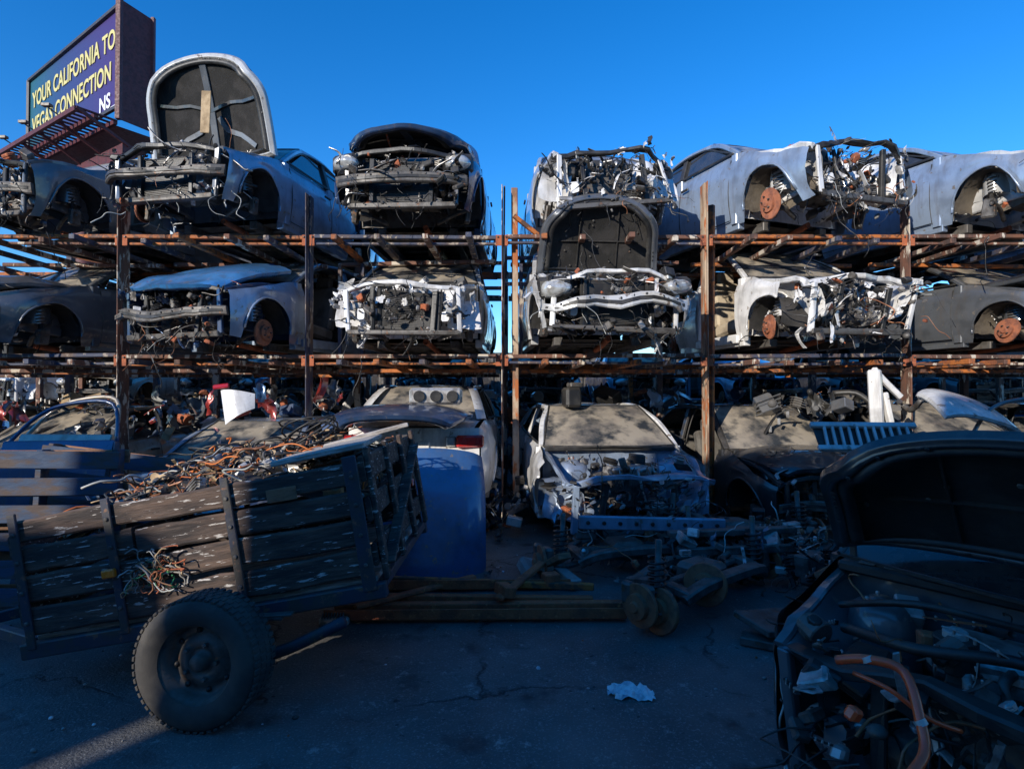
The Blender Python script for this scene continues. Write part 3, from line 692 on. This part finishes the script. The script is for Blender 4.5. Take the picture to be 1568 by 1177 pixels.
mb.beam((-1.1,4.0,.10),(-.3,4.6,.12),.06,.03,'rust');mb.beam((-.1,4.1,.12),(.25,4.7,.2),.07,.03,'rust')
mb.box((-1.22,3.95,.03),(.20,.10,.06),'alu',bev=.02)
for k in range(8): mb.cyl((-1.3+k*.02,3.95,.045),(1,0,0),.045,.008,'steel',12)
mb.box((-.05,4.2,.15),(.10,.16,.08),'rust',(0,.2,.5));mb.box((.3,4.4,.17),(.12,.10,.08),'rust',(0,0,.3))
mb.obj('rusty_steel_beams')
mb=MB()
mb.beam((.18,5.0,.02),(.42,4.55,.30),.12,.05,'woodbrown');mb.beam((.3,5.0,.12),(.52,4.6,.05),.10,.08,'concrete');mb.box((.15,4.9,.08),(.16,.25,.12),'concrete',(.3,.3,.4),.03)
mb.beam((.10,5.2,.05),(.3,4.7,.16),.10,.05,'woodgrey')
mb.obj('wood_scraps')
mb=MB();g=[]
for i in range(15):
    g.append([V3((i*.017+.006*math.sin(j*1.7),j*.016+.008*math.sin(i*1.3),.010+.045*abs(noise.noise(V3((i*.45,j*.5,2)))))) for j in range(10)])
mb.sheet(g,'paper',False,lambda i,j:(i,j) in((0,0),(0,1),(1,0),(13,8),(13,7),(12,8),(13,0),(0,8),(6,0),(7,0)));mb.obj('crumpled_paper',(.50,2.98,0.0),(0,0,-.15))
def panel(name,loc,rot,w,l,top,under,rib,st=1,rd=1.):
    mb=MB();hoodpanel(mb,w,l,top,under,rib,st,rd=rd);return mb.obj(name,loc,rot)
panel('car_hood',(-.68,4.95,.02),(rad(80),rad(4),rad(14)),.95,1.10,'p_blue','felt','p_blue',rd=.25)
panel('car_hood',(4.62,5.5,1.30),(rad(40),rad(14),rad(12)),.95,.55,'p_white','p_white','p_white',1,.5)
panel('car_hood',(-1.15,6.25,1.41),(rad(2),0,rad(180)),1.45,.9,'p_navy','felt','p_navy')
panel('car_hood',(7.3,6.2,S1+1.25),(rad(35),rad(0),rad(100)),1.2,1.1,'p_dark','felt','p_tan',0)
mb=MB();g=[]
for i in range(9):
    g.append([V3((i*.04+.04*j/8,-.05*math.sin(i/8*3.1),j*.05*(1-.6*i/8)+.08*i/8)) for j in range(9)])
mb.sheet(g,'p_white');mb.box((.06,-.03,.42),(.16,.04,.05),'tail',(0,.2,0),.01);mb.obj('car_fender',(-3.02,6.0,1.26),(rad(-20),rad(-18),rad(15)))
mb=MB();mb.beam((.58,4.98,.47),(1.86,4.98,.44),.05,.12,'p_silverblue',.012)
for k in range(9): mb.cyl((.66+k*.14,4.95,.47-.003*k),(0,1,0),.018,.02,'black',10)
for x in(.7,1.7): mb.beam((x,5.0,.45),(x,5.5,.42),.07,.09,'steel')
mb.obj('bumper_reinforcement_bar')
def subframe(name,loc,yaw,pm='steel'):
    mb=MB()
    mb.strip([(-.5,0,.22),(-.3,-.05,.30),(.3,-.05,.30),(.5,0,.22)],.10,.07,pm,5);mb.strip([(-.5,.45,.22),(0,.5,.28),(.5,.45,.22)],.07,.06,pm,5)
    for s in(-1,1):
        mb.strip([(s*.45,-.05,.24),(s*.48,.2,.28),(s*.45,.5,.22)],.09,.06,pm,4)
        mb.strip([(s*.45,.1,.2),(s*.6,.1,.18),(s*.72,.12,.2)],.07,.03,pm,4);mb.strip([(s*.45,.35,.2),(s*.6,.25,.18),(s*.72,.15,.2)],.05,.03,pm,4)
        mb.box((s*.74,.13,.24),(.08,.12,.2),pm,bev=.02)
        mb.lathe((s*.80,.13,.22),(s,0,0),[(.14,-.012),(.145,0),(.14,.012),(.085,.014),(.08,.05),(.04,.055),(.03,.07),(.001,.07)],'discrust',26,False)
        mb.box((s*.79,.24,.28),(.07,.08,.14),pm,bev=.02)
        mb.tube([(s*.62+.06*math.cos(t*.9),.13+.06*math.sin(t*.9),.26+t*.0055) for t in range(46)],.009,'black',5)
        mb.tube([(s*.62,.13,.2),(s*.60,.13,.62)],.022,'steel',8)
    mb.box((0,.2,.27),(.3,.28,.16),pm,bev=.05);mb.cyl((0,.2,.27),(1,0,0),.03,1.3,'steel',10)
    junk(mb,((-.5,.5),(0,.5),(.2,.36)),14,.08,ENG,8,4)
    return mb.obj(name,loc,(0,0,rad(yaw)))
subframe('axle_subframe',(1.55,4.15,-.02),38);subframe('axle_subframe',(2.1,5.2,.05),5);subframe('axle_subframe',(1.05,4.9,-.05),15,'steel')
def disc(loc,ax):
    mb=MB();mb.lathe((0,0,.15),ax,[(.04,-.03),(.145,-.02),(.15,-.012),(.15,.012),(.145,.02),(.085,.02),(.08,.055),(.04,.06),(.03,.075),(.001,.075)],'discrust',28,False)
    A=V3(ax).normalized();q=A.to_track_quat('Z','Y').to_matrix()
    for k in range(5): a=k*1.257;mb.cyl(V3((0,0,.15))+q@V3((.058*math.cos(a),.058*math.sin(a),.065)),A,.008,.04,'steel',6)
    mb.box(V3((.05,.10,.18)),(.09,.14,.16),'steel',(.2,.3,.2),.03);mb.spl([(0,.05,.15),(.1,.25,.14),(.25,.3,.18)],.03,'steel',8)
    mb.obj('brake_disc',loc)
disc((1.36,4.02,.10),(-.5,-.85,.1));disc((.98,3.80,0),(-.8,-.6,.15))
mb=MB();junk(mb,((1.25,2.7),(4.6,5.5),(.03,.45)),150,.10,ENG,30,40,['steel','black','p_silverblue','alu','black']);
mb.beam((1.3,4.75,.42),(2.4,4.85,.44),.09,.05,'steel');mb.beam((1.35,4.65,.3),(2.45,4.7,.33),.06,.06,'steel')
mb.box((1.75,3.75,.1),(.5,.3,.04),'steel',(.1,.1,.4));mb.box((1.6,3.6,.03),(.3,.12,.05),'steel',(0,0,-.5))
mb.obj('scrap_parts_pile')
mb=MB();junk(mb,((2.1,3.2),(3.3,4.8),(.03,.5)),130,.12,ENG,30,40,['steel','black','p_silverblue','alu','p_dark']);mb.obj('scrap_parts_pile')
mb=MB();junk(mb,((-.9,.2),(6.2,7.6),(.03,.6)),60,.14,ENG,20,30,['steel','black','p_blue','alu','p_dark']);mb.obj('scrap_parts_pile')
mb=MB();junk(mb,((-6,6.5),(8.2,11),(.05,1.6)),260,.26,['steel','black','p_navy','rust','p_grey','p_tan'],20,190,['p_silverblue','black','p_blue','p_grey','p_red','p_dark','p_lightgrey']);mb.obj('scrap_parts_pile')
mb=MB();junk(mb,((-6.5,-2.0),(6.6,8.0),(1.0,1.65)),70,.16,['steel','black','p_navy','rust','p_grey','p_red','foam'],14,50,['p_blue','black','p_grey','p_red','p_dark','p_grey','p_silverblue']);mb.obj('scrap_parts_pile')
mb=MB()
mb.box((0,0,.12),(.2,.2,.24),'black',bev=.03);mb.box((.05,.02,.27),(.16,.14,.06),'steel',bev=.02);mb.obj('parts_box',(.72,6.9,1.42),(0,0,.3))
mb=MB()
for k in range(11): mb.box((k*.066,0,.14),(.022,.03,.24),'p_lightgrey',(0,.12,0),.006)
mb.box((.33,0,.02),(.85,.04,.05),'p_lightgrey');mb.box((.33,0,.27),(.85,.04,.05),'p_lightgrey');mb.box((.33,.03,.14),(.8,.01,.24),'black')
mb.obj('radiator_grille',(2.66,4.75,1.12),(-.75,0,-.12))
mb=MB();mb.box((0,0,.1),(.55,.2,.18),'alu',bev=.03)
for k in range(3): mb.cyl((-.17+k*.17,-.11,.1),(0,1,0),.06,.03,'black',14)
mb.obj('cylinder_head',(-.80,6.0,1.46),(0,0,.1))
mb=MB();junk(mb,((3.1,4.6),(6.4,7.6),(1.40,1.52)),14,.22,['seat','black','p_grey'],6,10);mb.obj('scrap_parts_pile')
mb=MB();mb.beam((4.05,6.3,1.0),(3.98,6.25,1.85),.13,.08,'p_white',.02);mb.beam((4.12,6.3,1.6),(4.2,6.3,1.2),.08,.06,'p_white',.02);mb.strip([(3.98,6.25,1.85),(4.1,6.3,1.75),(4.3,6.3,1.55)],.06,.06,'p_white',4);mb.obj('car_pillar_section')
def cardoor(loc,rot,m):
    mb=MB();g=[]
    for i in range(11):
        z=.7*i/10;g.append([V3((x*.095,-.04*(1-((z-.35)/.35)**2)-.01*math.exp(-((z-.5)/.03)**2),z)) for x in range(11)])
    mb.sheet(g,m);g=[[p+V3((0,.1,0)) for p in r] for r in g];mb.sheet(g,'black')
    mb.spl([(0,.05,.68),(.2,.08,.95),(.45,.1,1.08),(.85,.1,1.08),(.95,.06,.7)],.02,m,6)
    for x in(0,.95): mb.beam((x,.05,0),(x,.05,.7),.02,.10,m)
    mb.beam((0,.05,0),(.95,.05,0),.10,.02,m);mb.beam((0,.05,.7),(.95,.05,.7),.10,.02,m)
    mb.box((.12,-.05,.55),(.14,.03,.03),'black');return mb.obj('car_door',loc,rot)
cardoor((-4.75,5.2,.45),(rad(-12),0,rad(8)),'p_navy');cardoor((-4.9,5.5,.5),(rad(-14),0,rad(-4)),'p_tan')
cardoor((4.4,5.3,.5),(rad(-15),0,rad(-10)),'p_grey')
# ---------------------------------------------------------------- billboard
def billboard():
    e=bpy.data.objects.new('billboard',None);sc.collection.objects.link(e)
    a=V3((-25.6,30,0));b=V3((-16.6,24,0));d=(b-a).normalized();nrm=V3((-d.y,d.x,0))*-1
    if nrm.dot(V3((0,0,0))-a)<0: nrm=-nrm
    m=bpy.data.materials.new('signface');m.use_nodes=True;nt=m.node_tree;N=nt.nodes;L=nt.links
    tc=N.new('ShaderNodeTexCoord');sx=N.new('ShaderNodeSeparateXYZ');L.new(tc.outputs['Object'],sx.inputs[0])
    mr=N.new('ShaderNodeMapRange');mr.inputs[1].default_value=-25.6;mr.inputs[2].default_value=-17.5;L.new(sx.outputs[0],mr.inputs[0])
    rp_=N.new('ShaderNodeValToRGB');rp_.color_ramp.elements[0].color=(.01,.10,.14,1);rp_.color_ramp.elements[1].color=(.045,.02,.13,1);q=rp_.color_ramp.elements.new(.45);q.color=(.02,.045,.15,1)
    L.new(mr.outputs[0],rp_.inputs[0]);L.new(rp_.outputs[0],N['Principled BSDF'].inputs['Base Color']);N['Principled BSDF'].inputs['Roughness'].default_value=.5;MATS['signface']=m
    mat('maroon',(.10,.018,.02),(.06,.012,.015),.6)
    mat('signtext',(.62,.54,.20),(.58,.50,.20),.5);mat('signwhite',(.8,.8,.82),(.75,.75,.78),.5)
    zt,zb=18.1,13.75
    mb=MB()
    def P(p,z,o=0): return V3((p.x,p.y,z))+nrm*o
    mb.sheet([[P(a,zb+.3,.0),P(b,zb,.0)],[P(a,zt,.0),P(b,zt,.0)]],'signface',False)
    for z0,z1 in((zb+.3,zb),(zt,zt)): mb.beam(P(a,z0,.06),P(b,z1,.06),.14,.14,'trailmetal')
    for p,zz in((a,zb+.3),(b,zb)): mb.beam(P(p,zz,.06),P(p,zt,.06),.14,.14,'trailmetal')
    c=b+V3((.45,.9,0))*1.3
    mb.sheet([[P(b,zb-.6),P(c,zb-.6)],[P(b,zt+.2),P(c,zt+.1)]],'maroon',False)
    c2=V3((-23,36,0));mb.sheet([[P(c,zb-.6),P(c2,zb)],[P(c,zt+.1),P(c2,zt)]],'maroon',False)
    mb.beam(P(b,zb-.6,.1),P(b,zt+.3,.1),.2,.2,'maroon');mb.beam(P(c,zb-.6,.0),P(c,zt+.2,.0),.15,.15,'maroon')
    for o in(.2,.9,1.6): mb.beam(P(a,zb-.35,o),P(b,zb-.75,o),.14,.2,'maroon')
    for k in range(26):
        t=k/25;p=a+(b-a)*t;mb.beam(P(p,zb-.3-.4*t,.2),P(p,zb-.3-.4*t,1.6),.12,.06,'maroon')
        if k%5==0: mb.beam(P(p,zb-.4*t-.3,1.6),P(p,zb-1.6,-.3),.12,.12,'maroon')
    for k in range(3): p=a+(b-a)*(.3+.25*k);mb.beam(P(p,zb-.4,1.5),P(p,zb-.2,1.9),.05,.05,'steel');mb.box(P(p,zb-.15,1.9),(.35,.2,.12),'steel')
    mb.beam(P(a,zb-1.7,-.3),P(b,zb-1.9,-.3),.5,.7,'maroon')
    mb.sheet([[P(a,zb-.5,.2),P(b,zb-.9,.2)],[P(a,zb-.5,-2.0),P(b,zb-.9,-2.0)]],'maroon')
    mb.lathe((-21.2,28.3,6),(0,0,1),[(.6,-6),(.6,6.5)],'maroon',20)
    o=mb.obj('billboard_structure');o.parent=e
    rot=Matrix((( d.x,0,nrm.x),(d.y,0,nrm.y),(0,1,0)))
    def txt(s,u,z,size,mm,width):
        cu=bpy.data.curves.new('lettering','FONT');cu.body=s;cu.size=size;cu.extrude=.01;cu.offset=.022*size;cu.space_character=1.04
        t=bpy.data.objects.new('lettering',cu);sc.collection.objects.link(t);cu.materials.append(MATS[mm])
        bpy.context.view_layer.update();sxx=width/t.dimensions.x
        p=a+d*u;M=rot.to_4x4()@Matrix.Diagonal((sxx,1,1,1));M.translation=P(p,z,.03);t.parent=e;t.matrix_world=M
    txt('YOUR CALIFORNIA TO',.5,16.5,1.15,'signtext',9.8);txt('VEGAS CONNECTION',.5,15.15,1.15,'signtext',9.4);txt('NS_',8.7,14.0,.9,'signwhite',1.6)
billboard()
mat('bark',(.10,.07,.05),(.05,.04,.03),.9,bump=.6)
mat('leaf',(.10,.16,.025),(.05,.10,.02),.6,s=3,var2=(.20,.22,.03),s2=5,lo2=.5,hi2=.6)
def tree(loc,h,r):
    mb=MB();mb.spl([(0,0,0),(.05,.02,h*.3),(-.03,0,h*.6)],.13,'bark',10,6,.07)
    cl=[]
    for k in range(16):
        a=k*2.4;q=V3((math.cos(a)*r*U(.3,.85),math.sin(a)*r*U(.3,.85),h*U(.6,.98)));mb.spl([(-.02,0,h*.55),q*.5+V3((0,0,h*.33)),q],.04,'bark',6,4,.012);cl.append(q)
    for c in cl:
        for _ in range(320):
            v=V3((R.gauss(0,1),R.gauss(0,1),R.gauss(0,1)));v=v.normalized()*r*.42*R.random()**.45*U(.6,1.15)
            p=c+v;s=U(.035,.07);rm=rotm((U(0,6),U(0,6),U(0,6)))
            mb.add([p+rm@V3((-s,0,0)),p+rm@V3((0,-s*.4,.01)),p+rm@V3((s,0,0)),p+rm@V3((0,s*.4,.01))],[(0,1,2,3)],'leaf',False)
    return mb.obj('street_tree',loc)
tree((4.55,15.2,0),5.3,1.0); tree((6.6,19,0),5.2,1.6)
# ---------------------------------------------------------------- unseen shade-casting buildings added behind the camera
mat('stucco',(.42,.38,.32),(.34,.31,.27),.9,s=2,bump=.3)
mat('rollup',(.30,.32,.34),(.22,.23,.25),.5,.4)
def shade_building(x0,x1,h,segs,name,slope0,slope1):  # added out of view; stepped top and slanted gap shape shade and sun patches
    mb=MB()
    def prism(a,b,z0,z1,d,sa,sb,mm='stucco'):
        vs=[(a,-6,z0),(b,-6,z0),(b-sb*d,-6-d,z0),(a-sa*d,-6-d,z0),(a,-6,z1),(b,-6,z1),(b-sb*d,-6-d,z1),(a-sa*d,-6-d,z1)]
        mb.add(vs,[(0,1,5,4),(1,2,6,5),(2,3,7,6),(3,0,4,7),(4,5,6,7),(0,3,2,1)],mm,False)
    prism(x0,x1,0,h,6,slope0,slope1)
    for a,b,z in segs: prism(a,b,h,z,.2,0,0)
    n=max(1,int((x1-x0)/5))
    for k in range(n):
        x=x0+(k+.5)*(x1-x0)/n
        mb.box((x,-5.97,1.5),(2.8,.06,3.0),'rollup')
        for j in range(14): mb.box((x,-5.93,.2+j*.2),(2.7,.03,.03),'rollup')
        mb.box((x,-5.98,3.6),(1.6,.05,.5),'glass')
    mb.obj(name)
shade_building(-30,-8.4,4.25,[(-30,-12.2,6.75),(-12.2,-11.0,5.2),(-11.0,-10.3,6.0),(-10.3,-9.8,5.15),(-9.8,-8.75,5.0)],'shade_caster_building',0,.75)
shade_building(-8.22,14,5.4,[(-8.22,-7.75,5.6),(-7.75,-4.5,6.65),(-4.5,-1.5,6.9),(-1.5,14,6.6)],'shade_caster_building',.75,0)
# ---------------------------------------------------------------- light, sky, camera
el=rad(20);dirv=V3((.6*math.cos(el),.8*math.cos(el),-math.sin(el)))
sd=bpy.data.lights.new('sun','SUN');sd.energy=5.0;sd.angle=rad(.5);sd.color=(1,.93,.82)
so=bpy.data.objects.new('sun',sd);sc.collection.objects.link(so);so.rotation_euler=dirv.to_track_quat('-Z','Y').to_euler()
w=bpy.data.worlds.new('World');sc.world=w;w.use_nodes=True;nt=w.node_tree;bg=nt.nodes['Background']
sk=nt.nodes.new('ShaderNodeTexSky');sk.sky_type='NISHITA';sk.sun_disc=False;sk.sun_elevation=el;sk.sun_rotation=math.atan2(-.6,-.8);sk.altitude=900;sk.air_density=1.1;sk.dust_density=.05;sk.ozone_density=5
hs=nt.nodes.new('ShaderNodeHueSaturation');hs.inputs['Hue'].default_value=.506;hs.inputs['Saturation'].default_value=1.255;hs.inputs['Value'].default_value=1.6
nt.links.new(sk.outputs[0],hs.inputs['Color']);nt.links.new(hs.outputs[0],bg.inputs[0]);bg.inputs[1].default_value=.15
cd=bpy.data.cameras.new('camera');cd.lens=20;cd.sensor_width=36;cd.clip_end=3000;cd.clip_start=.05
co=bpy.data.objects.new('camera',cd);sc.collection.objects.link(co);co.location=(0,0,1.6);co.rotation_euler=(rad(90.8),0,0);sc.camera=co
sc.view_settings.view_transform='Standard';sc.view_settings.look='None';sc.view_settings.exposure=0
